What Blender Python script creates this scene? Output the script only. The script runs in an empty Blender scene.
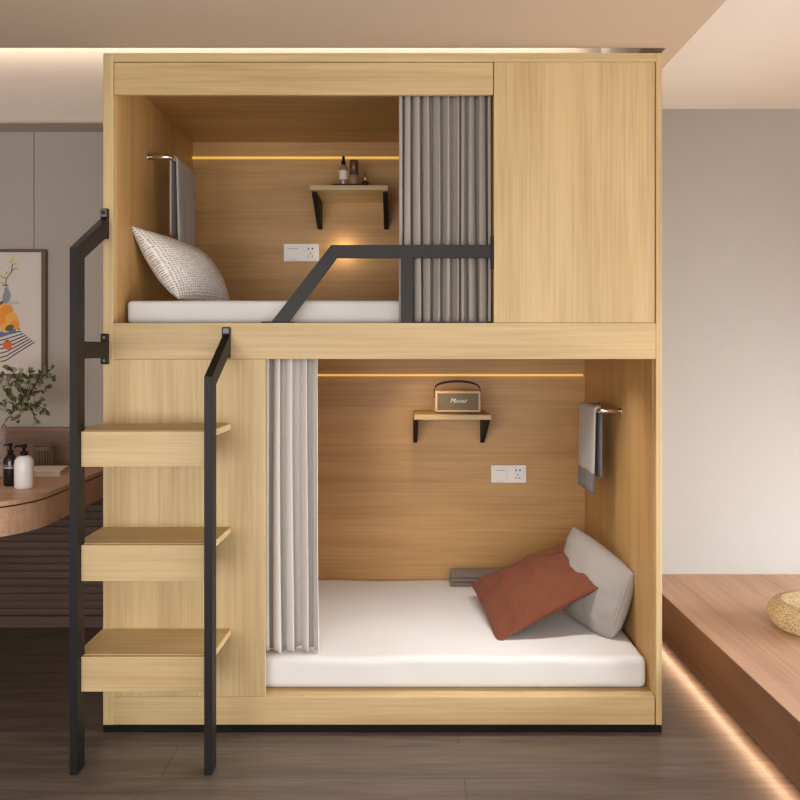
import bpy, bmesh, math, random
from mathutils import Vector, Matrix, noise
random.seed(7)
P = 0.0035          # metres per pixel-sized module on the bunk's front plane
D = 2.9             # camera distance to that plane
EYE = 1.34
SC = bpy.context.scene
COL = SC.collection
PI = math.pi

def X(u): return u * P                 # module units -> metres
def Z(v): return EYE + v * P
def S(Y): return D / (D + Y)

# ------------------------------------------------------------------ materials
def new_mat(name):
    m = bpy.data.materials.new(name); m.use_nodes = True
    nt = m.node_tree; b = nt.nodes['Principled BSDF']
    return m, nt, b

def flat(name, col, rough=0.6, metal=0.0, bump=0, bscale=200, spec=0.5):
    m, nt, b = new_mat(name)
    b.inputs['Base Color'].default_value = (*col, 1)
    b.inputs['Roughness'].default_value = rough
    b.inputs['Metallic'].default_value = metal
    b.inputs['Specular IOR Level'].default_value = spec
    tc = nt.nodes.new('ShaderNodeTexCoord')
    n = nt.nodes.new('ShaderNodeTexNoise'); n.inputs['Scale'].default_value = bscale
    n.inputs['Detail'].default_value = 3
    nt.links.new(tc.outputs['Object'], n.inputs['Vector'])
    # tiny natural colour variation
    mx = nt.nodes.new('ShaderNodeMix'); mx.data_type = 'RGBA'
    mx.inputs['A'].default_value = (*[c*0.94 for c in col], 1)
    mx.inputs['B'].default_value = (*[min(1, c*1.06) for c in col], 1)
    nt.links.new(n.outputs['Fac'], mx.inputs['Factor'])
    nt.links.new(mx.outputs['Result'], b.inputs['Base Color'])
    if bump:
        bp = nt.nodes.new('ShaderNodeBump'); bp.inputs['Strength'].default_value = bump
        bp.inputs['Distance'].default_value = 0.002
        nt.links.new(n.outputs['Fac'], bp.inputs['Height'])
        nt.links.new(bp.outputs['Normal'], b.inputs['Normal'])
    return m

def wood(name, light, dark, axis='x', rough=0.5, fine=110, coarse=9, contrast=1.0, bump=0.08, coat=0.0):
    """straight-grained veneer, grain running along the given axis"""
    m, nt, b = new_mat(name)
    N, L = nt.nodes, nt.links
    tc = N.new('ShaderNodeTexCoord')
    def noise_t(across, along, detail, dist=0.0):
        mp = N.new('ShaderNodeMapping')
        sc = [across]*3; sc['xyz'.index(axis)] = along
        mp.inputs['Scale'].default_value = sc
        n = N.new('ShaderNodeTexNoise'); n.inputs['Scale'].default_value = 1
        n.inputs['Detail'].default_value = detail; n.inputs['Roughness'].default_value = .55
        n.inputs['Distortion'].default_value = dist
        L.new(tc.outputs['Object'], mp.inputs['Vector']); L.new(mp.outputs['Vector'], n.inputs['Vector'])
        return n
    a = noise_t(fine, fine/45, 4); c = noise_t(coarse, coarse/12, 3, .3)
    mm = N.new('ShaderNodeMath'); mm.operation = 'MULTIPLY_ADD'
    mm.inputs[1].default_value = 0.5
    m2 = N.new('ShaderNodeMath'); m2.operation = 'MULTIPLY'; m2.inputs[1].default_value = .6
    L.new(c.outputs['Fac'], m2.inputs[0])
    L.new(a.outputs['Fac'], mm.inputs[0]); L.new(m2.outputs[0], mm.inputs[2])
    r = N.new('ShaderNodeValToRGB')
    h = .16/contrast
    r.color_ramp.elements[0].position = .5-h; r.color_ramp.elements[1].position = .5+h
    r.color_ramp.elements[0].color = (*dark, 1); r.color_ramp.elements[1].color = (*light, 1)
    L.new(mm.outputs[0], r.inputs['Fac']); L.new(r.outputs['Color'], b.inputs['Base Color'])
    b.inputs['Roughness'].default_value = rough
    b.inputs['Coat Weight'].default_value = coat
    bp = N.new('ShaderNodeBump'); bp.inputs['Strength'].default_value = bump; bp.inputs['Distance'].default_value = .001
    L.new(a.outputs['Fac'], bp.inputs['Height']); L.new(bp.outputs['Normal'], b.inputs['Normal'])
    return m

def emis(name, col, strength):
    m, nt, b = new_mat(name)
    b.inputs['Base Color'].default_value = (*col, 1)
    b.inputs['Emission Color'].default_value = (*col, 1)
    b.inputs['Emission Strength'].default_value = strength
    return m

def fabric(name, col, scale=900, bump=.3, col2=None, rough=.9, sheen=.2):
    m, nt, b = new_mat(name); N, L = nt.nodes, nt.links
    tc = N.new('ShaderNodeTexCoord')
    n = N.new('ShaderNodeTexNoise'); n.inputs['Scale'].default_value = scale; n.inputs['Detail'].default_value = 2
    L.new(tc.outputs['Object'], n.inputs['Vector'])
    mx = N.new('ShaderNodeMix'); mx.data_type = 'RGBA'
    c2 = col2 or tuple(c*.9 for c in col)
    mx.inputs['A'].default_value = (*c2, 1); mx.inputs['B'].default_value = (*col, 1)
    L.new(n.outputs['Fac'], mx.inputs['Factor']); L.new(mx.outputs['Result'], b.inputs['Base Color'])
    bp = N.new('ShaderNodeBump'); bp.inputs['Strength'].default_value = bump; bp.inputs['Distance'].default_value = .001
    L.new(n.outputs['Fac'], bp.inputs['Height']); L.new(bp.outputs['Normal'], b.inputs['Normal'])
    b.inputs['Roughness'].default_value = rough
    b.inputs['Sheen Weight'].default_value = sheen
    return m

def knit(name, col, hole, scale=70):
    m, nt, b = new_mat(name); N, L = nt.nodes, nt.links
    tc = N.new('ShaderNodeTexCoord')
    v = N.new('ShaderNodeTexVoronoi'); v.inputs['Scale'].default_value = scale; v.feature = 'F1'
    v.inputs['Randomness'].default_value = .25
    L.new(tc.outputs['UV'], v.inputs['Vector'])
    r = N.new('ShaderNodeValToRGB')
    r.color_ramp.elements[0].position = .22; r.color_ramp.elements[1].position = .42
    r.color_ramp.elements[0].color = (*hole, 1); r.color_ramp.elements[1].color = (*col, 1)
    L.new(v.outputs['Distance'], r.inputs['Fac']); L.new(r.outputs['Color'], b.inputs['Base Color'])
    bp = N.new('ShaderNodeBump'); bp.inputs['Strength'].default_value = .6; bp.inputs['Distance'].default_value = .004
    L.new(v.outputs['Distance'], bp.inputs['Height']); L.new(bp.outputs['Normal'], b.inputs['Normal'])
    b.inputs['Roughness'].default_value = .95
    return m

def ribbed(name, col, dark, scale=60):
    m, nt, b = new_mat(name); N, L = nt.nodes, nt.links
    tc = N.new('ShaderNodeTexCoord')
    w = N.new('ShaderNodeTexWave'); w.inputs['Scale'].default_value = scale; w.inputs['Distortion'].default_value = .3
    L.new(tc.outputs['UV'], w.inputs['Vector'])
    mx = N.new('ShaderNodeMix'); mx.data_type = 'RGBA'
    mx.inputs['A'].default_value = (*dark, 1); mx.inputs['B'].default_value = (*col, 1)
    L.new(w.outputs['Fac'], mx.inputs['Factor']); L.new(mx.outputs['Result'], b.inputs['Base Color'])
    bp = N.new('ShaderNodeBump'); bp.inputs['Strength'].default_value = .4; bp.inputs['Distance'].default_value = .002
    L.new(w.outputs['Fac'], bp.inputs['Height']); L.new(bp.outputs['Normal'], b.inputs['Normal'])
    b.inputs['Roughness'].default_value = .9
    return m

OL, OD = (.59, .43, .215), (.42, .282, .122)
OAK_H = wood('oak_horizontal', OL, OD, 'x')
OAK_V = wood('oak_vertical', OL, OD, 'z')
OAK_Y = wood('oak_depth', OL, OD, 'z', coarse=5)
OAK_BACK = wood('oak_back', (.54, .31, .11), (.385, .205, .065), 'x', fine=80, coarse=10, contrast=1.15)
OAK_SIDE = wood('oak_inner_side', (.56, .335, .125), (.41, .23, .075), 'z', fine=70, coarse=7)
WALNUT_H = wood('walnut_horizontal', (.68, .42, .27), (.47, .27, .17), 'x', fine=90, coarse=14, rough=.45)
WALNUT_WALL = wood('walnut_wainscot', (.27, .155, .108), (.16, .09, .062), 'x', fine=70, coarse=22, rough=.6)
BASE_WALL = wood('shaded_slat_wood', (.115, .062, .042), (.06, .031, .021), 'x', fine=70, coarse=22, rough=.6)  # slat wood darkened to include the shade under the desk
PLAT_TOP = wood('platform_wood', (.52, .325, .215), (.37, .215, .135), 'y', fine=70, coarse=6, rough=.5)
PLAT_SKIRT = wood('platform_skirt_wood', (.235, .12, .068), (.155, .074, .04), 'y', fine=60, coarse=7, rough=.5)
METAL = flat('dark_bronze_metal', (.013, .010, .009), .5, .25, spec=.3)
METAL_RAIL = flat('graphite_metal', (.022, .019, .017), .5, .2, spec=.35)
BLACK = flat('black_plinth', (.007, .006, .005), .7, spec=.15)
SHADOWBLACK = flat('matte_black', (.010, .008, .007), .6, spec=.2)
STEEL = flat('brushed_steel', (.72, .66, .60), .25, 1.0)
CHROME_DK = flat('grey_steel', (.12, .115, .11), .45, .8)
SHEET = fabric('white_sheet', (.70, .685, .67), 500, .15, (.665, .65, .635))
CURT = fabric('taupe_curtain_dim', (.34, .30, .262), 700, .25)  # curtain fabric with the upper bay's dimness put into its colour
CURT_LIT = fabric('taupe_curtain_lit', (.60, .56, .515), 700, .25)  # same fabric, stronger light of the lower bay put into its colour
TOWEL = fabric('towel_grey', (.47, .43, .39), 500, .6)
TOWEL_DK = fabric('towel_band', (.14, .13, .125), 500, .6)
RUST = fabric('rust_velvet', (.18, .046, .0155), 60, .35, (.125, .031, .011), rough=.85, sheen=.05)
KNIT = knit('white_knit', (.90, .86, .81), (.42, .37, .32), 34)
RIB = ribbed('grey_ribbed', (.38, .345, .315), (.285, .255, .23), 26)
BLANKET = fabric('taupe_blanket', (.20, .15, .125), 300, .5)
WHITE_PL = flat('white_plastic', (.86, .83, .79), .35)
GREY_PL = flat('grey_plastic', (.45, .43, .41), .4)
PAPER = flat('paper', (.80, .72, .62), .7)

# ------------------------------------------------------------------ helpers
def world_loc(o):
    v = Vector((0, 0, 0))
    while o is not None:
        v += o.location; o = o.parent
    return v

def thing(name, label, cat, loc=(0, 0, 0), group=None):
    o = bpy.data.objects.new(name, None); COL.objects.link(o)
    o.location = loc; o.empty_display_size = .1
    o['label'] = label; o['category'] = cat
    if group: o['group'] = group
    return o

def obj(name, bm, mats, parent=None, smooth=False, label=None):
    me = bpy.data.meshes.new(name)
    if parent is not None: off = world_loc(parent)
    else:
        xs = [v.co for v in bm.verts]
        off = Vector(((min(c.x for c in xs)+max(c.x for c in xs))/2, (min(c.y for c in xs)+max(c.y for c in xs))/2, min(c.z for c in xs)))
    for v in bm.verts: v.co -= off
    bmesh.ops.recalc_face_normals(bm, faces=bm.faces)
    bm.to_mesh(me); bm.free()
    if not isinstance(mats, (list, tuple)): mats = [mats]
    for m in mats: me.materials.append(m)
    if smooth:
        for p in me.polygons: p.use_smooth = True
    o = bpy.data.objects.new(name, me); COL.objects.link(o)
    if parent is not None: o.parent = parent
    else: o.location = off
    if label: o['label'] = label
    return o

def tag(o, label, cat, group=None):
    o['label'] = label; o['category'] = cat
    if group: o['group'] = group
    return o

def struct(name, bm, m, smooth=False):
    o = obj(name, bm, m, None, smooth); o['kind'] = 'structure'; return o

def B(): return bmesh.new()

def box(bm, x0, x1, y0, y1, z0, z1, bev=0.0, seg=2, mi=0):
    if x0 > x1: x0, x1 = x1, x0
    if y0 > y1: y0, y1 = y1, y0
    if z0 > z1: z0, z1 = z1, z0
    t = bmesh.new()
    bmesh.ops.create_cube(t, size=1)
    for v in t.verts:
        v.co = Vector(((x0+x1)/2+v.co.x*(x1-x0), (y0+y1)/2+v.co.y*(y1-y0), (z0+z1)/2+v.co.z*(z1-z0)))
    if bev > 0:
        bmesh.ops.bevel(t, geom=t.edges[:], offset=bev, segments=seg, affect='EDGES', profile=.5)
    merge(bm, t, mi)
    return bm

def merge(bm, t, mi=0):
    for f in t.faces: f.material_index = mi
    me = bpy.data.meshes.new('tmp'); t.to_mesh(me); t.free()
    bm.from_mesh(me); bpy.data.meshes.remove(me)

def prism(bm, pts, axis, a0, a1, bev=0, mi=0):
    """polygon pts (2D) extruded along axis. axis 'y': pts are (x,z); 'x': (y,z); 'z': (x,y)"""
    t = bmesh.new()
    def mk(p, a):
        return {'y': (p[0], a, p[1]), 'x': (a, p[0], p[1]), 'z': (p[0], p[1], a)}[axis]
    lo = [t.verts.new(mk(p, a0)) for p in pts]; hi = [t.verts.new(mk(p, a1)) for p in pts]
    n = len(pts)
    t.faces.new(lo); t.faces.new(hi[::-1])
    for i in range(n): t.faces.new((lo[i], hi[i], hi[(i+1) % n], lo[(i+1) % n]))
    bmesh.ops.recalc_face_normals(t, faces=t.faces)
    if bev: bmesh.ops.bevel(t, geom=t.edges[:], offset=bev, segments=2, affect='EDGES')
    merge(bm, t, mi)

def lathe(bm, prof, c, seg=32, mi=0, cap=True):
    t = bmesh.new(); rings = []
    for r, z in prof:
        rings.append([t.verts.new((c[0]+r*math.cos(2*PI*k/seg), c[1]+r*math.sin(2*PI*k/seg), c[2]+z)) for k in range(seg)])
    for a, b in zip(rings, rings[1:]):
        for k in range(seg): t.faces.new((a[k], a[(k+1) % seg], b[(k+1) % seg], b[k]))
    if cap:
        t.faces.new(rings[0][::-1]); t.faces.new(rings[-1])
    merge(bm, t, mi)

def tube(bm, pts, r, seg=10, mi=0):
    t = bmesh.new(); pts = [Vector(p) for p in pts]; rings = []
    n = len(pts)
    for i, p in enumerate(pts):
        d = (pts[min(i+1, n-1)]-pts[max(i-1, 0)]).normalized()
        a = Vector((0, 0, 1)) if abs(d.z) < .9 else Vector((1, 0, 0))
        u = d.cross(a).normalized(); w = d.cross(u).normalized()
        rr = r[i] if isinstance(r, (list, tuple)) else r
        rings.append([t.verts.new(p+rr*(math.cos(2*PI*k/seg)*u+math.sin(2*PI*k/seg)*w)) for k in range(seg)])
    for a, b in zip(rings, rings[1:]):
        for k in range(seg): t.faces.new((a[k], a[(k+1) % seg], b[(k+1) % seg], b[k]))
    t.faces.new(rings[0][::-1]); t.faces.new(rings[-1])
    merge(bm, t, mi)

def disc_y(bm, x, y, z, r, d, seg=16, mi=0):
    tube(bm, [(x, y, z), (x, y-d, z)], r, seg, mi)

def solid(o, th):
    md = o.modifiers.new('thickness', 'SOLIDIFY'); md.thickness = th; md.offset = 0
    return md

# ------------------------------------------------------------------ camera / view
cam = bpy.data.cameras.new('camera'); co = bpy.data.objects.new('camera', cam); COL.objects.link(co)
co.location = (0, -D, EYE); co.rotation_euler = (PI/2, 0, 0)
cam.sensor_width = 36; cam.lens = 36*D/(800*P); cam.shift_y = -50/800
cam.clip_start = .05
SC.camera = co
SC.view_settings.view_transform = 'Standard'; SC.view_settings.look = 'None'
SC.view_settings.exposure = 0; SC.view_settings.gamma = 1
SC.view_settings.use_curve_mapping = False

# ------------------------------------------------------------------ the room
WY = 1.13                       # back wall plane
WZ = 2.512
WALL_T = flat('taupe_wall_panel', (.44, .385, .335), .75, bump=.05)
WALL_L = flat('pale_plaster', (.37, .352, .33), .9)
CEIL = flat('warm_ceiling', (.50, .392, .285), .85)
CEIL_R = flat('cream_ceiling', (.72, .69, .64), .9)
FASC = flat('fascia_paint', (.52, .44, .37), .85)

# floor: dark oak-look boards running left to right
m, nt, b = new_mat('dark_floor_boards'); N, L = nt.nodes, nt.links
tc = N.new('ShaderNodeTexCoord')
br = N.new('ShaderNodeTexBrick'); br.inputs['Scale'].default_value = 1
br.inputs['Brick Width'].default_value = 1.9; br.inputs['Row Height'].default_value = .21
br.inputs['Mortar Size'].default_value = .0012; br.inputs['Mortar'].default_value = (.035, .026, .02, 1)
br.inputs['Color1'].default_value = (.145, .113, .092, 1); br.inputs['Color2'].default_value = (.118, .091, .074, 1)
L.new(tc.outputs['Object'], br.inputs['Vector'])
mp = N.new('ShaderNodeMapping'); mp.inputs['Scale'].default_value = (2.2, 26, 1)
nz = N.new('ShaderNodeTexNoise'); nz.inputs['Scale'].default_value = 1; nz.inputs['Detail'].default_value = 5; nz.inputs['Distortion'].default_value = 1.2
L.new(tc.outputs['Object'], mp.inputs['Vector']); L.new(mp.outputs['Vector'], nz.inputs['Vector'])
rp = N.new('ShaderNodeValToRGB'); rp.color_ramp.elements[0].position = .35; rp.color_ramp.elements[1].position = .7
rp.color_ramp.elements[0].color = (.72, .72, .72, 1); rp.color_ramp.elements[1].color = (1.25, 1.22, 1.2, 1)
L.new(nz.outputs['Fac'], rp.inputs['Fac'])
ml = N.new('ShaderNodeMix'); ml.data_type = 'RGBA'; ml.blend_type = 'MULTIPLY'; ml.inputs['Factor'].default_value = 1
L.new(br.outputs['Color'], ml.inputs['A']); L.new(rp.outputs['Color'], ml.inputs['B'])
L.new(ml.outputs['Result'], b.inputs['Base Color'])
b.inputs['Roughness'].default_value = .42
FLOOR = m
struct('floor', box(B(), -3.2, 3.6, -5.2, WY+.1, -.06, 0), FLOOR)

# back wall: taupe panels on the left, pale plaster on the right (two walls either side of the bunk)
bm = B()
seam = (34-400)*P/S(WY)
xs = [-3.2, seam-1.1, seam, seam+1.1, -.2]
for a, c in zip(xs, xs[1:]):
    box(bm, a+.0015, c-.0015, WY, WY+.05, .0, 2.9, .001)
box(bm, -3.2, -.2, WY+.05, WY+.1, 0, 2.9)
struct('wall_back', bm, WALL_T)
struct('wall_back_right', box(B(), -.2, 3.6, WY, WY+.1, 0, 2.9), WALL_L)
struct('wall_right', box(B(), 3.6, 3.7, -5.2, WY+.1, 0, 2.9), WALL_L)
struct('wall_left', box(B(), -3.3, -3.2, -5.2, WY+.1, 0, 2.9), WALL_T)
# low walnut wainscot with a ledge
struct('trim_1', box(box(B(), -3.2, -1.045, WY-.022, WY-.001, .70, .95), -3.2, -1.045, WY-.034, WY-.001, .945, .966, .002), WALNUT_WALL)
# horizontal slatted wood ribs below the desk, its shade put into their colour
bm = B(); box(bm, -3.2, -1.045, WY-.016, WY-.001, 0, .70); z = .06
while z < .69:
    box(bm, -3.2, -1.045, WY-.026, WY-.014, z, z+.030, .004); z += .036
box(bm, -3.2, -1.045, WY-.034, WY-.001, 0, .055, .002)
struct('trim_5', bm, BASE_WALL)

# ceilings
SX = .986
bm = B()
box(bm, -3.2, SX, -5.2, 0, 2.397, 2.50)
box(bm, .93, SX, 0, WY, 2.397, 2.50)
struct('ceiling', bm, CEIL)
struct('ceiling_right', box(B(), SX, 3.6, -5.2, WY, WZ, WZ+.1), CEIL_R)
struct('ceiling_cove', box(B(), -3.2, SX, -.4, WY, 2.86, 2.94), CEIL_R)
struct('trim_2', box(B(), .93, .95, 0, WY, 2.50, 2.86), CEIL_R)
bm = B()
box(bm, -3.2, .93, .93, .96, 2.386, 2.86)
box(bm, -3.2, .93, .915, .93, 2.386, 2.40, .002)
box(bm, -3.2, .93, .96, WY, 2.40, 2.42)
struct('trim_3', bm, FASC)
struct('trim_4', box(B(), -3.2, .93, -.42, -.40, 2.50, 2.86), CEIL_R)

# ------------------------------------------------------------------ the bunk bed
bunk = thing('bunk_bed', 'tall light oak capsule bunk bed with two open sleeping bays and black plinth', 'bunk bed', (0, .55, 0))
BY = 1.10
zt = Z(297)
obj('side_panel', box(B(), X(-297), X(-287), 0, BY+.018, .0275, zt, .0015), OAK_V, bunk)
obj('side_panel', box(B(), X(256), X(262), 0, BY+.018, .0275, zt, .0015), OAK_SIDE if False else OAK_V, bunk)
obj('top_panel', box(B(), X(-287), X(256), 0, BY+.018, Z(288.5), zt, .001), OAK_H, bunk)
obj('valance', box(B(), X(-286.5), X(93.4), .006, .026, Z(256), Z(288), .001), OAK_H, bunk)
obj('cabinet_panel', box(B(), X(94.2), X(255.3), .004, .022, Z(27.3), Z(289.3-1), .001), OAK_V, bunk)
obj('middle_rail', box(B(), X(-287), X(256), .001, .03, Z(-9), Z(27), .001), OAK_H, bunk)
obj('ladder_panel', box(B(), X(-287), X(-135), .002, .022, Z(-347), Z(-9.3), .0008), OAK_V, bunk)
obj('bottom_rail', box(B(), X(-287), X(255), .002, .03, .0275, Z(-347.3), .0015), OAK_H, bunk)
obj('bed_base', box(B(), X(-287), X(256), .03, BY, Z(-356), Z(-347.3)), OAK_H, bunk)
obj('bed_base', box(B(), X(-287), X(256), .03, BY, Z(6), Z(26.8)), OAK_H, bunk)
obj('compartment_ceiling', box(B(), X(-287), X(256), .03, BY, Z(-6), Z(-2)), OAK_BACK, bunk)
obj('back_panel', box(B(), X(-287), X(256), BY, BY+.016, .03, Z(288)), OAK_BACK, bunk)
obj('lining_panel', box(B(), X(-287), X(-285.8), .03, BY, Z(27), Z(287)), OAK_SIDE, bunk)
obj('lining_panel', box(B(), X(254.8), X(256), .03, BY, Z(-347), Z(-6)), OAK_SIDE, bunk)
obj('compartment_ceiling', box(B(), X(-285.8), X(94), .03, BY, Z(286.4), Z(288.4)), OAK_BACK, bunk)
obj('partition', box(B(), X(-153), X(-150), .022, BY, Z(-347), Z(-6)), OAK_SIDE, bunk)
obj('partition', box(B(), X(94), X(97), .022, BY, Z(27), Z(288)), OAK_SIDE, bunk)
obj('plinth', box(B(), X(-297), X(262), .004, BY, 0, .0275), BLACK, bunk)
STRIP = emis('warm_strip_light', (.85, .50, .10), .62)
obj('light_strip', box(B(), X(-286), X(93), BY-.010, BY+.001, Z(263.3), Z(266.2), .001), STRIP, bunk, label='upper warm yellow light strip')
obj('light_strip', box(B(), X(-134), X(252), BY-.010, BY+.001, Z(-36), Z(-33.2), .001), STRIP, bunk, label='lower warm yellow light strip')
# assumed small round wall lamp behind the guard rail, read off the glow there
bm = B(); disc_y(bm, X(-76), BY, Z(137), .018, .012, 24)
rl = obj('assumed_wall_lamp', bm, WHITE_PL, bunk)
bm = B(); disc_y(bm, X(-76), BY-.012, Z(137), .013, .002, 24)
obj('lens', bm, emis('assumed_lamp_lens', (1, .85, .65), 10), rl)
# guard rail
y0, y1 = .004, .024
gr = B()
prism(gr, [(X(-129), Z(28)), (X(-69), Z(105.3)), (X(93.5), Z(105.3)), (X(93.5), Z(92.3)), (X(-63.5), Z(92.3)), (X(-111.5), Z(28))], 'y', y0, y1, .0012)
g = obj('guard_rail', gr, METAL_RAIL, bunk)
obj('rail_post', box(B(), X(1), X(13), y0+.001, y1-.001, Z(27), Z(93), .001), METAL_RAIL, g)
obj('foot_plate', box(B(), X(-139), X(-107), 0.001, .029, Z(27), Z(28.5), .0005), METAL, g)
obj('mount_plate', box(B(), X(91.3), X(94), 0.001, .028, Z(82), Z(114), .001), METAL, g)

# ------------------------------------------------------------------ ladder
lad = thing('bunk_ladder', 'three-step oak ladder with two dark metal handrails on the front of the bunk', 'ladder', (X(-233), -.13, 0))
px0, px1 = X(-297.5), X(-290.4)
qx0, qx1 = X(-176.4), X(-169.2)
yf, yb = -.29, -.228
bm = B()
prism(bm, [(yf, 0), (yf, 1.663), (-.012, 1.802), (-.012, 1.737), (yb, 1.636), (yb, 0)], 'x', px0, px1, .0012)
box(bm, px0, px1, yb, -.010, 1.312, 1.368, .001)
lp = obj('handrail_post', bm, METAL, lad)
obj('mount_plate', box(B(), X(-298.6), X(-290.6), -.012, 0, 1.728, 1.834, .004, 3), METAL, lp)
bm = B(); box(bm, X(-298), X(-291.4), -.02, -.012, 1.802, 1.832, .003)
obj('clamp', bm, CHROME_DK, lp)
bm = B(); disc_y(bm, X(-294.7), -.02, 1.818, .006, .003, 16); obj('screw', bm, METAL, lp)
obj('mount_plate', box(B(), X(-298.6), X(-290.6), -.012, 0, 1.290, 1.397, .004, 3), METAL, lp)
for zz in (1.383, 1.303):
    bm = B(); disc_y(bm, X(-294.6), -.012, zz, .005, .003, 14); obj('screw', bm, CHROME_DK, lp)
bm = B()
prism(bm, [(yf, 0), (yf, 1.256), (-.012, 1.394), (-.012, 1.33), (yb, 1.228), (yb, 0)], 'x', qx0, qx1, .0012)
rp_ = obj('handrail_post', bm, METAL, lad)
obj('mount_plate', box(B(), X(-177.6), X(-169), -.012, 0, 1.312, 1.42, .004, 3), METAL, rp_)
bm = B(); box(bm, X(-176.6), X(-170), -.02, -.012, 1.396, 1.418, .003)
obj('clamp', bm, CHROME_DK, rp_)
for k, (hh, fa) in enumerate(((-73.6, 31), (-177, 31.5), (-278.6, 30.5))):
    zt_ = Z(hh); th = X(6)
    bm = B()
    prism(bm, [(X(-297.6), 0), (X(-169), 0), (X(-171.5), yb+.004), (qx0-.002, yb+.004), (qx0-.002, -.245), (px1+.002, -.245), (px1+.002, yb+.004), (X(-297.6), yb+.004)], 'z', zt_-th, zt_, .001)
    st = obj('step', bm, OAK_H, lad)
    obj('riser', box(B(), px1+.001, qx0-.001, -.262, -.244, zt_-X(fa)-.006, zt_-.002, .001), OAK_H, st)
    for dz in (-.018, -.078):
        bm = B(); tube(bm, [(qx1, -.250, zt_+dz), (qx1+.003, -.250, zt_+dz)], .004, 12); obj('screw', bm, CHROME_DK, rp_)

# ------------------------------------------------------------------ mattresses
def mattress(x0, x1, y0, y1, z0, z1, bev, seed, wav=.003):
    bm = B(); box(bm, x0, x1, y0, y1, z0, z1)
    bmesh.ops.bevel(bm, geom=bm.edges[:], offset=bev, segments=5, affect='EDGES', profile=.6)
    bmesh.ops.subdivide_edges(bm, edges=[e for e in bm.edges if e.calc_length() > .2], cuts=40, use_grid_fill=True)
    for v in bm.verts:
        if v.co.z > z0+.02:
            n = noise.noise(Vector((v.co.x*5+seed, v.co.y*4, v.co.z*6)))
            v.co.z += n*wav
            v.co.y += n*wav
    return bm
o = obj('mattress', mattress(X(-149), X(253), .066, 1.085, Z(-347.2), Z(-315), .034, 3, .006), SHEET, smooth=True)
tag(o, 'white sheeted mattress filling the lower sleeping bay', 'mattress', None)
o = obj('mattress', mattress(X(-283), X(92), .10, 1.085, Z(26.9), Z(51.4), .022, 9, .002), SHEET, smooth=True)
tag(o, 'white mattress in the upper sleeping bay behind the guard rail', 'mattress', None)

# ------------------------------------------------------------------ curtains
def curtain(name, label, xa, xb, ztop, zbot, yc, folds, amp, seed, hem, flare=0, mat=None):
    rnd = random.Random(seed)
    nx, nz = folds*22, 36
    # irregular fold phases
    w = [rnd.uniform(.6, 1.5) for _ in range(folds)]
    tot = sum(w); cum = [0]
    for q in w: cum.append(cum[-1]+q/tot)
    am = [rnd.uniform(.75, 1.15) for _ in range(folds+1)]
    bm = B(); grid = []
    for i in range(nx+1):
        t = i/nx
        k = 0
        while k < folds-1 and cum[k+1] < t: k += 1
        f = (t-cum[k])/(cum[k+1]-cum[k])
        row = []
        for j in range(nz+1):
            h = j/nz
            z = ztop+(zbot-ztop)*h
            A = amp*am[k]*(1-f)+amp*am[k+1]*f
            A *= .75+.35*h
            ph = 2*PI*f + .5*math.sin(3*h+k)*h
            y = yc - A*math.cos(ph)
            x = xa+(xb-xa)*t + A*.30*math.sin(2*ph+.6*k)*(1 if 0 < t < 1 else 0) + flare*h*h*t
            if j == nz: pass
            zz = z - (hem*(.5-.5*math.cos(2*PI*f+k)) + hem*.5*math.sin(k*2.1))*h**6
            row.append(bm.verts.new((x, y, zz)))
        grid.append(row)
    for a, c in zip(grid, grid[1:]):
        for j in range(nz): bm.faces.new((a[j], c[j], c[j+1], a[j+1]))
    o = obj(name, bm, mat or CURT, smooth=True); solid(o, .0022)
    return tag(o, label, 'curtain')
yc = .060
s = S(yc)
curtain('curtain', 'taupe pleated curtain in dimmed tone drawn to the right of the upper bay', X(-1)/s, X(90)/s, Z(262), Z(27)+.006, yc, 10, .027, 5, .0)
yc = .135
s = S(yc)
curtain('curtain', 'taupe pleated curtain in brightly lit tone gathered at the left of the lower bay', X(-133.5)/s, X(-83)/s, Z(-7.5), Z(-313)+.004, yc, 4, .024, 11, .009, .006, CURT_LIT)

# ------------------------------------------------------------------ shelves
def shelf(name, label, xa, xb, z0, z1, zb, bl, br_):
    t = thing(name, label, 'shelf', ((xa+xb)/2, BY-.15, zb), 'wall shelves')
    obj('shelf_board', box(B(), xa, xb, .80, BY, z0, z1, .0015), OAK_H, t)
    for a, c in (bl, br_):
        bm = B()
        prism(bm, [(BY-.001, z0), (.835, z0), (.835, z0-.012), (BY-.012, zb), (BY-.001, zb)], 'x', a, c, .001)
        obj('bracket', bm, SHADOWBLACK, t)
    return t
shelf('wall_shelf', 'oak wall shelf on black brackets in the upper bay', X(-115), X(-15.3), Z(204), Z(210.4), Z(166), (X(-113.5), X(-107)), (X(-22), X(-16)))
shelf('wall_shelf', 'oak wall shelf on black brackets in the lower bay, carrying a speaker', X(17.9), X(116), Z(-89), Z(-82.8), Z(-127.6), (X(18.3), X(23.8)), (X(110.5), X(116)))

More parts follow.
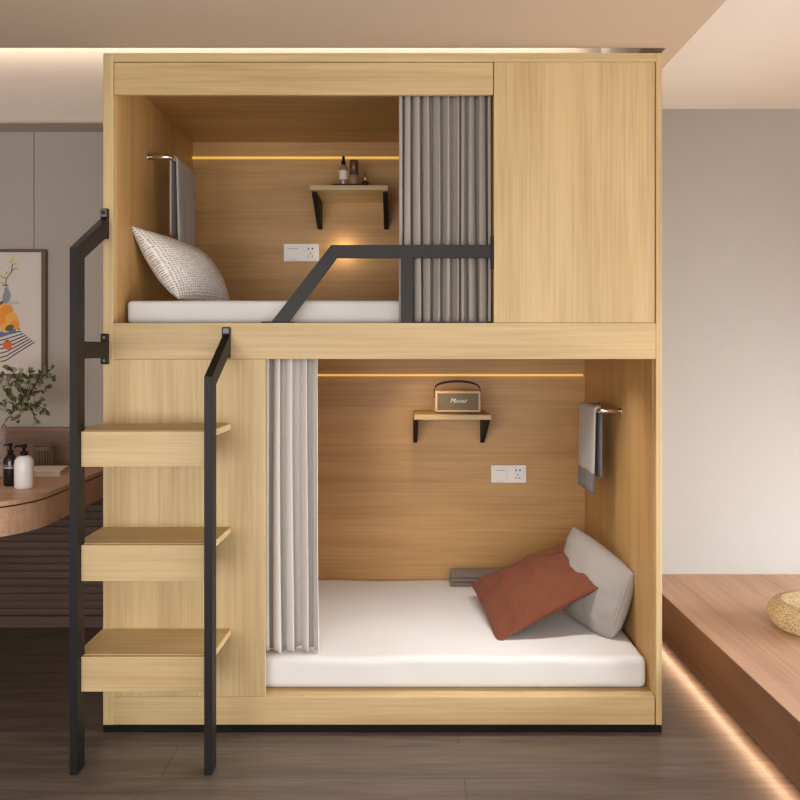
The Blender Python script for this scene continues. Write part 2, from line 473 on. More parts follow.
# things on the upper shelf
sh = Z(210.4)
def pos(px, Y): return (px-400)*P/S(Y)
Yt = .87; st_ = S(Yt)
t = tag(obj('tray', box(B(), pos(333, Yt), pos(361, Yt), Yt-.052, Yt+.06, sh, sh+.010, .003), SHADOWBLACK), 'small black tray on the upper wall shelf', 'tray')
cx = pos(343.5, Yt); r = .0185
t = thing('dropper_bottle', 'glass dropper bottle with a black bulb cap and pale label, on black tray', 'bottle', (cx, Yt, sh+.010)); t.scale = (1.08, 1.08, 1.14)
AMB = flat('smoky_pink_glass', (.36, .20, .13), .15)
bm = B(); lathe(bm, [(r*.9, 0), (r, .004), (r, .065), (r*.85, .074), (r*.4, .080), (r*.4, .086)], (cx, Yt, sh+.010)); obj('body', bm, AMB, t, True)
bm = B(); lathe(bm, [(r*1.02, .024), (r*1.02, .06)], (cx, Yt, sh+.010), cap=False); obj('paper_label', bm, PAPER, t, True)
bm = B(); lathe(bm, [(r*.5, .084), (r*.5, .098), (r*.3, .100), (r*.36, .110), (r*.25, .118), (.001, .121)], (cx, Yt, sh+.010)); obj('dropper_cap', bm, SHADOWBLACK, t, True)
cx = pos(354, Yt+.01)
t = thing('lidded_jar', 'tall brown cylindrical jar next to the dropper bottle on tray', 'jar', (cx, Yt+.01, sh+.010)); t.scale = (1, 1, 1.16)
bm = B(); lathe(bm, [(.019, 0), (.020, .003), (.020, .046)], (cx, Yt+.01, sh+.010)); obj('body', bm, flat('pinkish_jar', (.36, .22, .16), .3), t, True)
bm = B(); lathe(bm, [(.0205, .044), (.0205, .098), (.018, .102)], (cx, Yt+.01, sh+.010)); obj('lid', bm, flat('brown_lid', (.14, .055, .03), .35), t, True)
cx = pos(362.5, .84)
t = thing('perfume_bottle', 'tiny black perfume bottle with a gold stem at right end of tray', 'perfume bottle', (cx+.012, .84, sh))
bm = B(); box(bm, cx-.004, cx+.028, .825, .855, sh, sh+.022, .004); obj('body', bm, SHADOWBLACK, t)
bm = B(); lathe(bm, [(.0045, .022), (.0045, .056)], (cx+.012, .84, sh)); obj('stem', bm, flat('gold', (.8, .5, .2), .3, .9), t, True)

# speaker on the lower shelf
ls = Z(-82.8)
Ys = .885
xa, xb = pos(435, Ys), pos(481, Ys)
sp = thing('speaker', 'retro portable speaker with tan case, gold-grey grille and strap handle on lower shelf', 'speaker', ((xa+xb)/2, Ys+.05, ls))
TAN = flat('tan_case', (.66, .43, .25), .5)
hz = .104
bm = B(); box(bm, xa, xb, Ys, Ys+.10, ls+.004, ls+hz, .008, 3); obj('case', bm, TAN, sp)
bm = B(); box(bm, xa+.006, xb-.006, Ys+.006, Ys+.094, ls, ls+.006); obj('base', bm, SHADOWBLACK, sp)
m, nt, b = new_mat('woven_grille'); N, L = nt.nodes, nt.links
tc = N.new('ShaderNodeTexCoord'); ck = N.new('ShaderNodeTexBrick'); ck.offset = 0
ck.inputs['Scale'].default_value = 1; ck.inputs['Brick Width'].default_value = .008; ck.inputs['Row Height'].default_value = .008
ck.inputs['Mortar Size'].default_value = .0012; ck.inputs['Mortar'].default_value = (.26, .20, .11, 1)
ck.inputs['Color1'].default_value = (.075, .06, .035, 1); ck.inputs['Color2'].default_value = (.10, .08, .05, 1)
mp = N.new('ShaderNodeMapping'); mp.inputs['Rotation'].default_value = (PI/2, 0, 0)
L.new(tc.outputs['Object'], mp.inputs['Vector']); L.new(mp.outputs['Vector'], ck.inputs['Vector']); L.new(ck.outputs['Color'], b.inputs['Base Color'])
b.inputs['Roughness'].default_value = .7
bm = B(); box(bm, xa+.011, xb-.011, Ys-.0015, Ys+.004, ls+.015, ls+hz-.012, .001)
gri = obj('grille', bm, m, sp)
# handle strap
bm = B(); n = 22; pts = []
for i in range(n+1):
    a = PI*i/n
    pts.append(((xa+xb)/2-math.cos(a)*(xb-xa)/2*1.0, ls+hz-.006+math.sin(a)**.7*.042))
t_ = bmesh.new(); prev = None
for (x, z) in pts:
    c = [t_.verts.new((x, Ys+.038, z)), t_.verts.new((x, Ys+.062, z)), t_.verts.new((x, Ys+.062, z+.010)), t_.verts.new((x, Ys+.038, z+.010))]
    if prev:
        for k in range(4): t_.faces.new((prev[k], prev[(k+1) % 4], c[(k+1) % 4], c[k]))
    prev = c
merge(bm, t_)
for sx in (xa-.003, xb-.001):
    box(bm, sx, sx+.004, Ys+.038, Ys+.062, ls+hz-.034, ls+hz+.004, .001)
obj('handle', bm, flat('dark_leather', (.03, .008, .006), .6, spec=.2), sp)
# the name on the grille, slanted script-like strokes
def text(body, x, y, z, size, shear=0.0, align='CENTER', ext=.0006):
    """lettering as a bmesh, reading from the front"""
    cu = bpy.data.curves.new('tmp_text', 'FONT'); cu.body = body; cu.size = size; cu.shear = shear
    cu.align_x = align; cu.align_y = 'CENTER'; cu.extrude = ext
    o = bpy.data.objects.new('tmp_text', cu); COL.objects.link(o)
    bpy.context.view_layer.update()
    me = bpy.data.meshes.new_from_object(o.evaluated_get(bpy.context.evaluated_depsgraph_get()))
    me.transform(Matrix.Translation((x, y, z)) @ Matrix.Rotation(PI/2, 4, 'X'))
    t = bmesh.new(); t.from_mesh(me)
    bpy.data.objects.remove(o); bpy.data.curves.remove(cu); bpy.data.meshes.remove(me)
    return t
INK_W = flat('cream_lettering', (.9, .85, .75), .4)
bm = B(); merge(bm, text('M', (xa+xb)/2-.027, Ys-.0025, ls+.058, .028, .5))
merge(bm, text('arshall', (xa+xb)/2+.010, Ys-.0025, ls+.056, .020, .5)); obj('lettering', bm, INK_W, gri)

# ------------------------------------------------------------------ power outlets
def outlet(label, px, py):
    s = S(BY); xa = (px-400)*P/s; z1 = EYE+(350-py)*P/s
    w, h = 35*P/s, 17.5*P/s
    t = thing('power_outlet', label, 'power outlet', (xa+w/2, BY, z1-h))
    obj('faceplate', box(B(), xa, xa+w, BY-.009, BY, z1-h, z1, .002), WHITE_PL, t)
    bm = B(); box(bm, xa+.012, xa+w*.5-.005, BY-.012, BY-.006, z1-h+.012, z1-.012, .002)
    box(bm, xa+.020, xa+w*.5-.016, BY-.0128, BY-.010, z1-.026, z1-.022, .0004, mi=1)
    for q in (.03, .045, .053): box(bm, xa+q, xa+q+.003, BY-.0095, BY-.008, z1-h+.003, z1-h+.010, mi=1)
    obj('switch', bm, [WHITE_PL, GREY_PL], t)
    bm = B(); x2 = xa+w*.59; x3 = xa+w-.012
    box(bm, x2, x3, BY-.011, BY-.006, z1-h+.010, z1-.011, .002)
    cx = (x2+x3)/2
    for dx, dz, rx, rz in ((-.009, .018, .003, .0042), (.010, .018, .003, .0042), (0, -.004, .0018, .004), (-.008, -.018, .0018, .004), (.009, -.018, .0018, .004)):
        zc = z1-h/2+dz
        box(bm, cx+dx-rx, cx+dx+rx, BY-.0115, BY-.008, zc-rz, zc+rz, mi=1)
    obj('socket', bm, [WHITE_PL, SHADOWBLACK], t)
outlet('white double socket plate on the back wall of the upper bay', 284, 244)
outlet('white double socket plate on the back wall of the lower bay', 491, 465)

# ------------------------------------------------------------------ towel rails and towels
def towel_rail(label, wallx, barx, ya, yb_, z, side):
    t = thing('towel_rail', label, 'towel rail', (wallx, (ya+yb_)/2, z))
    bm = B(); rr = .0105
    tube(bm, [(wallx-side*.002, ya, z), (barx+side*.012, ya, z), (barx+side*.003, ya+.004, z), (barx, ya+.014, z), (barx, yb_-.014, z), (barx+side*.003, yb_-.004, z), (barx+side*.012, yb_, z), (wallx-side*.002, yb_, z)], rr, 14)
    obj('bar', bm, STEEL, t, True)
    for yy in (ya, yb_):
        bm = B(); tube(bm, [(wallx, yy, z), (wallx-side*.006, yy, z)], .0135, 18); obj('wall_mount', bm, STEEL, t, True)
    return t
def towel(label, barx, ya, yb_, z, lin, lout, side, band=True):
    """draped over the bar: side=+1 wall lies at +x"""
    prof = []; gap = .013
    k1 = 16
    for i in range(k1+1): prof.append((-side*gap, -lin*(1-i/k1), 'in', 1-i/k1))
    for i in range(1, 8):
        a = PI*i/8; prof.append((-side*gap*math.cos(a), gap*math.sin(a), 'top', 0))
    for i in range(k1+1): prof.append((side*gap, -lout*i/k1, 'out', i/k1))
    bm = B(); ny = 24; g = []
    for (dx, dz, kind, q) in prof:
        row = []
        for j in range(ny+1):
            y = ya+(yb_-ya)*j/ny
            wv = math.sin(j/ny*PI*5)*.004*q + math.sin(j/ny*PI*2+1)*.006*q
            yy = y+(.5-j/ny)*.015*q
            row.append(bm.verts.new((barx+dx-side*abs(wv)*(1 if kind == 'in' else -.3), yy, z+dz-(.02*q if (j > ny/2) != (kind == 'in') else 0)*0)))
        g.append(row)
    for i, (a, c) in enumerate(zip(g, g[1:])):
        p = prof[i]
        for j in range(ny):
            f = bm.faces.new((a[j], a[j+1], c[j+1], c[j]))
            if band and prof[i][3] > .80 and prof[i+1][3] > .74: f.material_index = 1
            elif p[2] == 'out': f.material_index = 2
    o = obj('towel', bm, [TOWEL, TOWEL_DK, TOWEL if not band else fabric('towel_slate', (.15, .155, .16), 500, .6)], smooth=True); solid(o, .006)
    tag(o, label, 'towel')
towel_rail('steel towel rail on the left side wall of the upper bay', X(-287), X(-260), .39, .74, 2.106, -1)
towel('grey towel hanging from the steel rail in the upper bay', X(-260), .43, .70, 2.106, .335, .30, -1, False)
towel_rail('steel towel rail on the right side wall of the lower bay', X(256), X(231), .445, .80, 1.094, 1)
towel('grey towel with dark banded end hanging from the rail in the lower bay', X(231), .475, .77, 1.094, .345, .28, 1, True)

# ------------------------------------------------------------------ pillows
def pillow(name, label, cs, T, mat, seed=0, wrinkle=.004, bow=.10, n=40, cat='pillow', piping=None, power=.55, gather=0, rc=0):
    """cs: four corner points in order round the pillow; T half thickness"""
    A, Bc, C, Dc = [Vector(c) for c in cs]
    nrm = ((C-A).cross(Dc-Bc)).normalized()
    bm = B(); uv = bm.loops.layers.uv.new('uv')
    top, bot = {}, {}
    def base(u, v):
        # pull edges inwards between corners
        uu = u*(1-bow*(1-v*v)) ; vv = v*(1-bow*(1-u*u))
        k = 1-rc*(u*v)**4*(1 if v > 0 else .35)
        a, c = (uu*k+1)/2, (vv*k+1)/2
        return A*(1-a)*(1-c)+Bc*a*(1-c)+C*a*c+Dc*(1-a)*c
    for i in range(n+1):
        for j in range(n+1):
            u = -math.cos(PI*i/n); v = -math.cos(PI*j/n)
            b_ = base(u, v)
            h = T*max(0, (1-u*u)*(1-v*v))**power
            for sg, dct in ((1, top), (-1, bot)):
                if (i in (0, n) or j in (0, n)) and sg < 0: dct[i, j] = top[i, j]; continue
                nn = noise.noise(Vector((u*2.2+seed, v*2.2, sg)))*wrinkle*2 + noise.noise(Vector((u*5+seed, v*5, sg*3)))*wrinkle
                ed = max(abs(u), abs(v))
                nn *= min(1, (1-ed)*8)
                if gather:
                    nn += gather*math.sin(u*26+3*math.sin(u*7))*max(0, (abs(v)-.45))*(1-abs(v))*4*(1-u*u)
                dct[i, j] = bm.verts.new(b_+nrm*sg*(h+nn))
    for i in range(n):
        for j in range(n):
            for dct, fl in ((top, 0), (bot, 1)):
                q = [(i, j), (i+1, j), (i+1, j+1), (i, j+1)]
                if fl: q = q[::-1]
                f = bm.faces.new([dct[k] for k in q])
                for lo, k in zip(f.loops, q): lo[uv].uv = ((1-math.cos(PI*k[0]/n))/2, (1-math.cos(PI*k[1]/n))/2)
    o = obj(name, bm, mat, smooth=True)
    tag(o, label, cat)
    return o

def at(px, py, Y):
    s = S(Y); return Vector(((px-400)*P/s, Y, EYE+(350-py)*P/s))
mt = Z(51.4)
pillow('pillow', 'white open-knit pillow leaning in the left corner of the upper bay',
       [at(129, 225, .19), at(203, 255, .62), at(231, 304, .60), at(178, 299, .24)], .085, KNIT, 2, .002, .03)
# lower bay
ml_ = Z(-315)
pillow('pillow', 'grey ribbed pillow propped against the right side wall of the lower bay',
       [at(573, 525, .70), at(635, 573, .25), at(612, 644, .24), at(560, 606, .62)], .088, RIB, 5, .003, -.03, power=.48, rc=.10)
pillow('pillow', 'rust brown velvet pillow lying against the grey ribbed pillow',
       [at(559, 544, .70), at(603, 586, .31), at(497, 643, .235), at(470, 583, .78)], .052, RUST, 8, .010, .03, gather=.016)
# folded blanket
bm = B()
bx0, bx1 = pos(450, .96), pos(545, .96)
for k in range(3):
    box(bm, bx0+.003*k, bx1, .945+.004*k, 1.082, ml_+.002+.018*k, ml_+.0195+.018*k, .009, 3)
tag(obj('folded_blanket', bm, BLANKET, smooth=True), 'folded taupe blanket at the back edge of the lower mattress', 'blanket')

# ------------------------------------------------------------------ left: picture, desk and what stands on it
fy = WY
fs = S(fy)
x0, x1 = (-45-400)*P/fs, (48-400)*P/fs
z1, z0 = EYE+(350-250)*P/fs, EYE+(350-378)*P/fs
art = thing('framed_picture', 'brown framed still life of oranges in a blue bowl, above the floating desk', 'picture', ((x0+x1)/2, fy, z0))
fw = .021
bm = B()
box(bm, x0, x1, fy-.030, fy-.001, z1-fw*.6, z1, .002); box(bm, x0, x1, fy-.030, fy-.001, z0, z0+fw, .002)
box(bm, x0, x0+fw, fy-.030, fy-.001, z0+fw, z1-fw*.6, .002); box(bm, x1-fw, x1, fy-.030, fy-.001, z0+fw, z1-fw*.6, .002)
obj('frame', bm, flat('brown_frame', (.14, .08, .048), .5), art)
bm = B(); box(bm, x0+fw, x1-fw, fy-.014, fy-.002, z0+fw, z1-fw*.6)
fy2 = fy-.0145
def pa(px, py): return ((px-400)*P/fs, EYE+(350-py)*P/fs)
lay = [0]
def blob(px, py, rx, ry, mi, rot=0, n=22, jit=.06):
    lay[0] += 1; y = fy2-lay[0]*.00006
    cx, cz = pa(px, py); k = P/fs; vs = []
    for i in range(n):
        a = 2*PI*i/n; rr = 1+random.uniform(-jit, jit)
        dx, dz = math.cos(a)*rx*k*rr, math.sin(a)*ry*k*rr
        vs.append(bm.verts.new((cx+dx*math.cos(rot)-dz*math.sin(rot), y, cz+dx*math.sin(rot)+dz*math.cos(rot))))
    f = bm.faces.new(vs); f.material_index = mi
def stroke(pts, w, mi):
    lay[0] += 1; y = fy2-lay[0]*.00006; q = [Vector(pa(*p)) for p in pts]; k = P/fs*w/2
    for a, c in zip(q, q[1:]):
        d = (c-a).normalized(); nn = Vector((-d.y, d.x))*k
        f = bm.faces.new([bm.verts.new((p.x, y, p.y)) for p in (a+nn, c+nn, c-nn, a-nn)]); f.material_index = mi
arts = [flat('art_paper', (.70, .61, .55), .7), flat('art_orange', (.85, .30, .03), .6), flat('art_light_orange', (.9, .42, .07), .6),
        flat('art_blue', (.10, .16, .32), .6), flat('art_black', (.03, .02, .02), .6), flat('art_yellow', (.62, .58, .05), .6),
        flat('art_grey', (.26, .30, .30), .6), flat('art_red', (.70, .13, .03), .6), flat('art_green', (.09, .11, .04), .6), flat('art_pale', (.52, .50, .50), .6)]
for k in range(8):   # dark curved cloth stripes
    stroke([(-40, 372-k*4.6), (-12, 366-k*4.6), (8, 360-k*4.2), (20, 352-k*3.4), (36-k*2.2, 342-k*1.7)], 1.1, 4)
blob(-2, 325, 22, 12, 3); blob(-2, 322, 20, 10, 9)
for (px, py, r, c) in ((-20, 318, 7, 1), (-14, 306, 7, 2), (-5, 300, 7, 1), (3, 308, 6.5, 2), (9, 310, 6, 1), (-8, 314, 7, 1), (1, 322, 7, 1), (13, 319, 6.5, 2), (16, 325, 5, 1), (-12, 326, 6, 2), (7, 328, 5, 2), (4, 313, 5, 1)): blob(px, py, r, r*.95, c)
blob(11, 328, 4.5, 3, 8, .4); blob(3, 303, 3, 1.5, 8, .7); blob(9, 345, 4.8, 4.6, 7); blob(9, 341, 2, 1, 8); blob(0, 361, 3, 2.6, 5)
blob(8, 297, 4, 7, 6, -.2); blob(15, 303, 6, 1.6, 9); blob(8, 290, 2.2, 3, 6)
stroke([(7, 286), (8, 279), (13, 272), (14, 264)], .7, 4); stroke([(8, 279), (1, 276)], .6, 4); stroke([(13, 272), (17, 268)], .5, 4); stroke([(4, 285.5), (10, 285.5)], 1, 4)
for p in ((12, 262), (18, 269), (17, 264), (8, 273), (2, 276), (0, 279), (4, 283), (14, 259)): blob(*p, 1.5, 1.2, 5)
obj('print', bm, arts, art)

# floating desk with rounded corner
dz = .78
desk = thing('floating_desk', 'walnut floating desk with rounded front corner against the left wall', 'desk', (-1.9, .6, .65))
def desk_outline(inset):
    xr, yfr, R = -1.385-inset, .09+inset, .24-inset*.5
    pts = [(-3.0, WY-.0265), (-3.0, yfr)]
    for i in range(15):
        a = -PI/2+PI/2*i/14
        pts.append((xr-R+R*math.cos(a), yfr+R*1.25+R*1.25*math.sin(a)))
    pts.append((xr, WY-.0265))
    return pts
bm = B(); prism(bm, desk_outline(0), 'z', dz-.018, dz, .001); obj('desktop', bm, WALNUT_H, desk)
bm = B(); prism(bm, desk_outline(.008), 'z', dz-.024, dz-.018); obj('shadow_gap', bm, BLACK, desk)
bm = B(); prism(bm, desk_outline(.001), 'z', .65, dz-.024, .001); obj('apron', bm, WALNUT_H, desk)

def pump_bottle(label, px, Y, rad, hb, hp, mbody, mlab):
    cx = pos(px, Y)
    t = thing('pump_bottle', label, 'pump bottle', (cx, Y, dz))
    bm = B(); lathe(bm, [(rad*.9, 0), (rad, .006), (rad, hb*.76), (rad*.93, hb*.86), (rad*.72, hb*.95), (rad*.4, hb)], (cx, Y, dz)); obj('body', bm, mbody, t, True)
    bm = B(); lathe(bm, [(rad*.42, hb-.002), (rad*.42, hb+hp*.35), (rad*.18, hb+hp*.38), (rad*.18, hb+hp*.7)], (cx, Y, dz))
    lathe(bm, [(rad*.3, hb+hp*.7), (rad*.34, hb+hp*.95), (rad*.2, hb+hp)], (cx, Y, dz))
    tube(bm, [(cx, Y, dz+hb+hp*.85), (cx-rad*.8, Y-.004, dz+hb+hp*.84), (cx-rad*.95, Y-.004, dz+hb+hp*.74)], rad*.13, 8)
    obj('pump', bm, SHADOWBLACK, t, True)
    if mlab:
        bm = B(); lathe(bm, [(rad*1.012, hb*.56), (rad*1.012, hb*.60)], (cx, Y, dz), cap=False)
        lathe(bm, [(rad*1.012, hb*.64), (rad*1.012, hb*.655)], (cx, Y, dz), cap=False); obj('label_band', bm, mlab, t, True)
pump_bottle('black glossy pump bottle behind the white one on the desk', 10.5, .53, .0275, .130, .045, flat('black_gloss', (.01, .009, .008), .15), GREY_PL)
pump_bottle('plump white pump bottle with a black pump on the desk', 24, .46, .037, .133, .045, WHITE_PL, None)
# slatted cup
Yc = 1.01; cx = pos(43.5, Yc)
t = thing('slatted_cup', 'brown slatted wooden cup standing behind the book on the desk', 'cup', (cx, Yc, dz))
WC = flat('cup_wood', (.20, .125, .085), .6)
bm = B(); lathe(bm, [(.040, 0), (.042, .004), (.044, .022), (.040, .022)], (cx, Yc, dz)); lathe(bm, [(.038, .088), (.045, .088), (.047, .108), (.041, .108), (.038, .09)], (cx, Yc, dz), cap=False)
for k in range(22):
    a = 2*PI*k/22; x, y = cx+.0425*math.cos(a), Yc+.0425*math.sin(a)
    tube(bm, [(x, y, dz+.018), (x+.002*math.cos(a), y+.002*math.sin(a), dz+.094)], .0038, 6)
obj('body', bm, WC, t)
bm = B(); lathe(bm, [(.030, .004), (.031, .100), (.024, .104)], (cx, Yc, dz)); obj('candle', bm, flat('grey_wax', (.12, .08, .06), .5), t, True)
# book
bk = thing('book', 'cream book lying in front of the slatted cup on the desk', 'book', (pos(50, .85), .87, dz))
q = [(pos(28, .78), .775), (pos(60, .78), .785), (pos(69, .95), .945), (pos(36, .95), .935)]
bm = B(); prism(bm, q, 'z', dz, dz+.0035, .001); prism(bm, q, 'z', dz+.0205, dz+.024, .001); obj('cover', bm, PAPER, bk)
q2 = [(a+(pos(50, .86)-a)*.03, c+(.86-c)*.03) for a, c in q]
bm = B(); prism(bm, q2, 'z', dz+.0035, dz+.0205); obj('pages', bm, flat('pages', (.6, .52, .44), .8), bk)
# reed diffuser behind black bottle
Yd = .72; cx = pos(11, Yd)
t = thing('reed_diffuser', 'small diffuser with thin reeds behind the black pump bottle', 'reed diffuser', (cx, Yd, dz))
bm = B(); lathe(bm, [(.024, 0), (.026, .004), (.026, .05), (.01, .065), (.01, .075)], (cx, Yd, dz)); obj('bottle', bm, AMB, t, True)
for k in range(5):
    a = k*1.3; bm = B()
    tube(bm, [(cx, Yd, dz+.01), (cx+.028*math.cos(a), Yd+.02*math.sin(a), dz+.19)], .0016, 6); obj('reed', bm, flat('reed', (.18, .10, .09), .7), t)

# vase with branches
Yv = .72; vx = pos(-6, Yv)
v = thing('glass_vase', 'clear cylindrical glass vase at the left edge of the photo, on the desk', 'vase', (vx, Yv, dz))
m, nt, b = new_mat('clear_glass'); b.inputs['Base Color'].default_value = (.75, .73, .70, 1); b.inputs['Alpha'].default_value = .16; b.inputs['Roughness'].default_value = .04
bm = B(); lathe(bm, [(.001, 0), (.048, 0), (.05, .004), (.05, .22), (.0475, .22), (.0475, .009), (.001, .008)], (vx, Yv, dz)); obj('body', bm, m, v, True)
leafm = [flat('leaf_olive', (.13, .135, .045), .55), flat('leaf_pale', (.36, .35, .20), .55), flat('leaf_dark', (.055, .05, .022), .6)]
brn = thing('leafy_branch', 'olive green leafy branches spreading from the glass vase', 'branch', (vx, Yv, dz+.012))
stem = B(); leaf = B()
def leaf_at(p, d, ln):
    d = d.normalized(); a = Vector((random.uniform(-1, 1), random.uniform(-1, 1), random.uniform(-.3, 1))); s_ = d.cross(a).normalized()
    n_ = d.cross(s_); w = ln*random.uniform(.24, .34); mi = random.choice([0, 0, 1, 1, 2, 2])
    pts = [(0, 0, 0), (.3, .8, .1), (.6, 1, .16), (.85, .6, .1), (1, 0, 0), (.85, -.6, .1), (.6, -1, .16), (.3, -.8, .1)]
    vs = [leaf.verts.new(p+d*ln*q0+s_*w*q1+n_*w*q2) for q0, q1, q2 in pts]
    mid = [leaf.verts.new(p+d*ln*.3-n_*w*.1), leaf.verts.new(p+d*ln*.6-n_*w*.1), leaf.verts.new(p+d*ln*.85-n_*w*.05)]
    for f in ((vs[0], vs[1], mid[0]), (vs[1], vs[2], mid[1], mid[0]), (vs[2], vs[3], mid[2], mid[1]), (vs[3], vs[4], mid[2]),
              (vs[0], mid[0], vs[7]), (vs[7], mid[0], mid[1], vs[6]), (vs[6], mid[1], mid[2], vs[5]), (vs[5], mid[2], vs[4])):
        leaf.faces.new(f).material_index = mi
def twig(pts, r0, dens, ln):
    pts = [Vector(p) for p in pts]; n = len(pts)
    tube(stem, pts, [r0*(1-.7*i/(n-1)) for i in range(n)], 6)
    for a, c in zip(pts, pts[1:]):
        L_ = (c-a).length; k = max(1, int(L_*dens))
        for i in range(k):
            p = a.lerp(c, random.random()); d = (c-a).normalized()+Vector([random.uniform(-1.1, 1.1) for _ in range(3)])
            leaf_at(p, d, ln*random.uniform(.7, 1.2))
# main branches by rough pixel route at vase depth
R0 = [((-4, 470), 0), ((-1, 430), .0), ((6, 421), -.02), ((14, 411), -.03), ((22, 401), -.04)]
def pp(px, py, dy=0): return at(px, py, Yv+dy)
base = [pp(*a, dd) for a, dd in R0]
twig(base, .0035, 6, .02)
ends = [((32, 387), (42, 378), (54, 376)), ((30, 392), (36, 383), (44, 370)), ((26, 388), (28, 378), (32, 369)), ((20, 390), (16, 380), (14, 371)),
        ((12, 398), (4, 388), (-2, 378)), ((28, 404), (36, 408), (44, 413)), ((30, 408), (34, 414), (37, 421)), ((33, 406), (42, 407), (48, 413)),
        ((16, 400), (10, 396), (4, 404)), ((34, 394), (44, 390), (49, 388)), ((24, 396), (20, 386), (22, 374)), ((20, 414), (14, 418), (20, 422)),
        ((6, 410), (0, 402), (-8, 396)), ((36, 384), (46, 374), (52, 369)), ((10, 384), (2, 374), (-6, 368)), ((30, 382), (22, 372), (8, 366)),((34, 406), (40, 400), (43, 408))]
for e in ends:
    dy = random.uniform(-.09, .09)
    st0 = random.choice(base[3:])
    twig([st0]+[pp(a, c, dy*(i+1)/3) for i, (a, c) in enumerate(e)], .0018, 170, .025)
twig([pp(-4, 468), pp(-8, 428), pp(-20, 400, .03), pp(-30, 370, .05)], .003, 90, .03)
obj('stem', stem, flat('twig_bark', (.06, .04, .025), .7), brn)
obj('foliage', leaf, leafm, brn)

# ------------------------------------------------------------------ right: raised platform and pouf
PX, PZ = 1.172, .25
pl = thing('raised_platform', 'raised walnut platform with an under-edge light along the right of the room', 'platform', (2.4, -1.2, 0))
# plank outlines are shown by slightly uneven boards
m = PLAT_TOP
bm = B(); yy = WY; w = .145; k = 0; xx = PX
while xx < 3.58:
    x2 = min(xx+w, 3.59); ys = [-3.6+((k*.73) % 1.3), ]
    cuts = [-3.6]+[c for c in [(-3.1+((k*.61) % 1.1))+1.45*i for i in range(4)] if c < WY-.2]+[WY-.002]
    for a, c in zip(cuts, cuts[1:]): box(bm, xx+.0003, x2-.0003, a+.0003, c-.0003, PZ-.033, PZ, .0006, 1)
    xx = x2; k += 1
obj('platform_top', bm, m, pl)
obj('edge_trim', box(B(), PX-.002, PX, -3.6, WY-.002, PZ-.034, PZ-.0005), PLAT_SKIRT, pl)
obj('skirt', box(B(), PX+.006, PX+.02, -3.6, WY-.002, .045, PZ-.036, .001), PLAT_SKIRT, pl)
obj('platform_base', box(B(), PX+.07, 3.58, -3.6, WY-.002, 0, PZ-.036), BLACK, pl)
obj('light_strip', box(B(), PX+.022, PX+.034, -3.58, WY-.01, .052, .064), emis('under_edge_light', (1, .60, .34), 3), pl, label='glowing warm light strip')

# straw pouf
Yp = .34; cz = PZ
cx = (822-400)*P/S(Yp)
m, nt, b = new_mat('woven_straw'); N, L = nt.nodes, nt.links
tc = N.new('ShaderNodeTexCoord'); vv = N.new('ShaderNodeTexVoronoi'); vv.inputs['Scale'].default_value = 165
L.new(tc.outputs['Object'], vv.inputs['Vector']); rr = N.new('ShaderNodeValToRGB')
rr.color_ramp.elements[0].color = (.80, .66, .42, 1); rr.color_ramp.elements[0].position = .25
rr.color_ramp.elements[1].color = (.42, .29, .15, 1); rr.color_ramp.elements[1].position = .75
L.new(vv.outputs['Distance'], rr.inputs['Fac']); L.new(rr.outputs['Color'], b.inputs['Base Color'])
b.inputs['Roughness'].default_value = .8
bp = N.new('ShaderNodeBump'); bp.inputs['Strength'].default_value = .7; bp.inputs['Distance'].default_value = -.004
L.new(vv.outputs['Distance'], bp.inputs['Height']); L.new(bp.outputs['Normal'], b.inputs['Normal'])
bm = B(); R = .195; prof = []
for i in range(0, 61):
    a = -PI/2+PI*i/60
    rad = R-.055+.055*math.cos(a)**.8 if True else 0
    z = .052+.052*math.sin(a)
    rip = .0022*math.sin(i*2.4)
    prof.append((rad+rip, z+rip*.3))
for i in range(1, 14):
    f = i/14; prof.append(((R-.055)*(1-f), .104+.0018*math.sin(i*2.2)-.004*f))
lathe(bm, prof, (cx, Yp, cz), 72)
tag(obj('straw_pouf', bm, m, smooth=True), 'round woven straw floor cushion on the walnut platform', 'pouf')

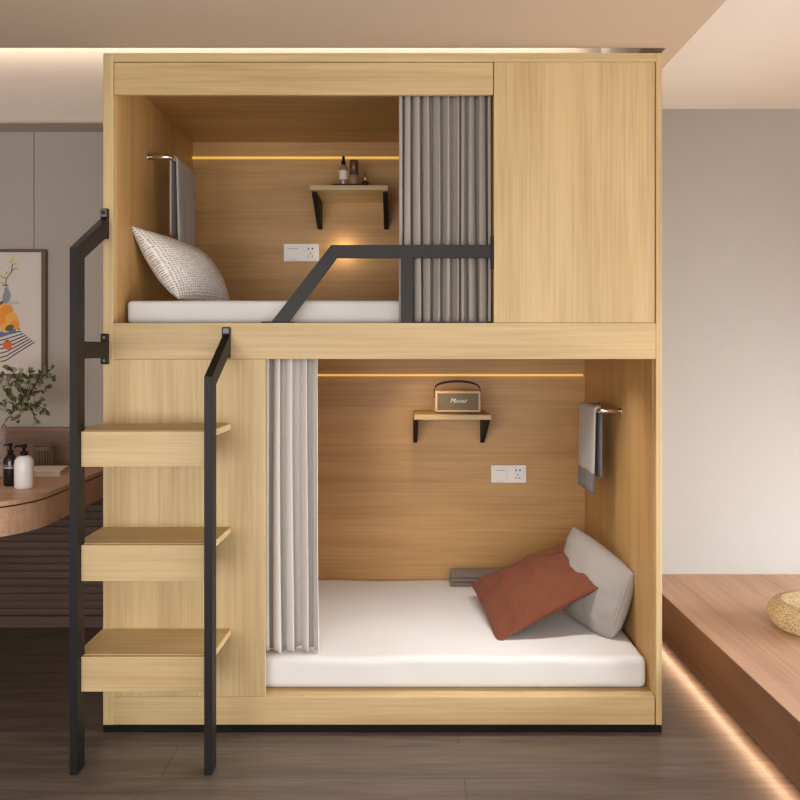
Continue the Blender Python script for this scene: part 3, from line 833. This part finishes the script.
# ------------------------------------------------------------------ light
def area(name, loc, rot, sx, sy, e, col=(1, 1, 1), spread=None):
    l = bpy.data.lights.new(name, 'AREA'); l.shape = 'RECTANGLE'; l.size = sx; l.size_y = sy; l.energy = e; l.color = col
    if spread: l.spread = spread
    o = bpy.data.objects.new(name, l); COL.objects.link(o); o.location = loc; o.rotation_euler = rot
    return o
area('broad_front_fill', (-.3, -4.7, 1.15), (PI/2, 0, 0), 5.2, 1.6, 100, (.97, .98, 1))  # added broad frontal fill behind the camera, no window there
area('low_front_fill', (-1.1, -3.3, .85), (PI/2, 0, -.15), 1.1, .8, 21, (1, .98, .97))  # added low fill from the front left, no lamp stands here
area('low_right_fill', (3.5, -.7, .55), (PI/2-.35, 0, PI/2), 2.6, .8, 155, (.95, .97, 1), math.radians(140))  # added low fill from the right for the wall's gradient, no window there
area('ceiling_fill_right', (2.6, -1.3, 1.45), (PI, 0, 0), .7, .7, 9.5, (.97, .98, 1))  # added upward fill for the right ceiling, no fixture
area('ceiling_fill_rear', (-.6, -3.9, 1.7), (PI, 0, 0), 2.6, .8, 31, (1, .98, .96))  # added upward fill to brighten the main ceiling, no fixture
# added fill behind the middle rail, brightening the lower mattress; no fixture there
area('lower_bay_fill', (X(80), .26, Z(-6)-.004), (math.radians(-4), 0, 0), .9, .05, 5.0, (1, .97, .95), math.radians(120))
# cove strip along the top of the fascia
area('cove_light', (-1.2, .86, 2.80), (0.35, 0, 0), 4.1, .03, 9, (1, .88, .76))
# strip under the platform edge, washing the floor
area('platform_edge_light', (PX+.015, -1.2, .043), (0, math.radians(50), 0), .012, 4.6, 7, (1, .62, .38))
def lamp(kind, loc, e, col, r=.02):
    l = bpy.data.lights.new('assumed_bay_lamp', kind); l.energy = e; l.color = col; l.shadow_soft_size = r
    o = bpy.data.objects.new('assumed_bay_lamp', l); COL.objects.link(o); o.location = loc
    return o
lamp('POINT', (X(-76), BY-.045, Z(137)), .42, (1, .84, .62), .02)  # light of the assumed wall lamp behind the guard rail
o = lamp('SPOT', (.07, .60, Z(-9)), 7, (1, .78, .52), .015)  # assumed spot over the lower shelf, read off the bright shelf edge
o.data.spot_size = math.radians(62); o.data.spot_blend = .9
o.rotation_euler = (Vector((.125, .93, 1.06))-o.location).to_track_quat('-Z', 'Y').to_euler()
bm = B(); lathe(bm, [(.022, 0), (.024, .004), (.024, .008)], (.07, .60, Z(-6)-.008), 20)
obj('assumed_downlight', bm, WHITE_PL, bunk)  # assumed unseen fitting for the lower bay spot

w = bpy.data.worlds.new('room_ambient'); SC.world = w; w.use_nodes = True
w.node_tree.nodes['Background'].inputs['Color'].default_value = (.98, .98, 1, 1)
w.node_tree.nodes['Background'].inputs['Strength'].default_value = .6
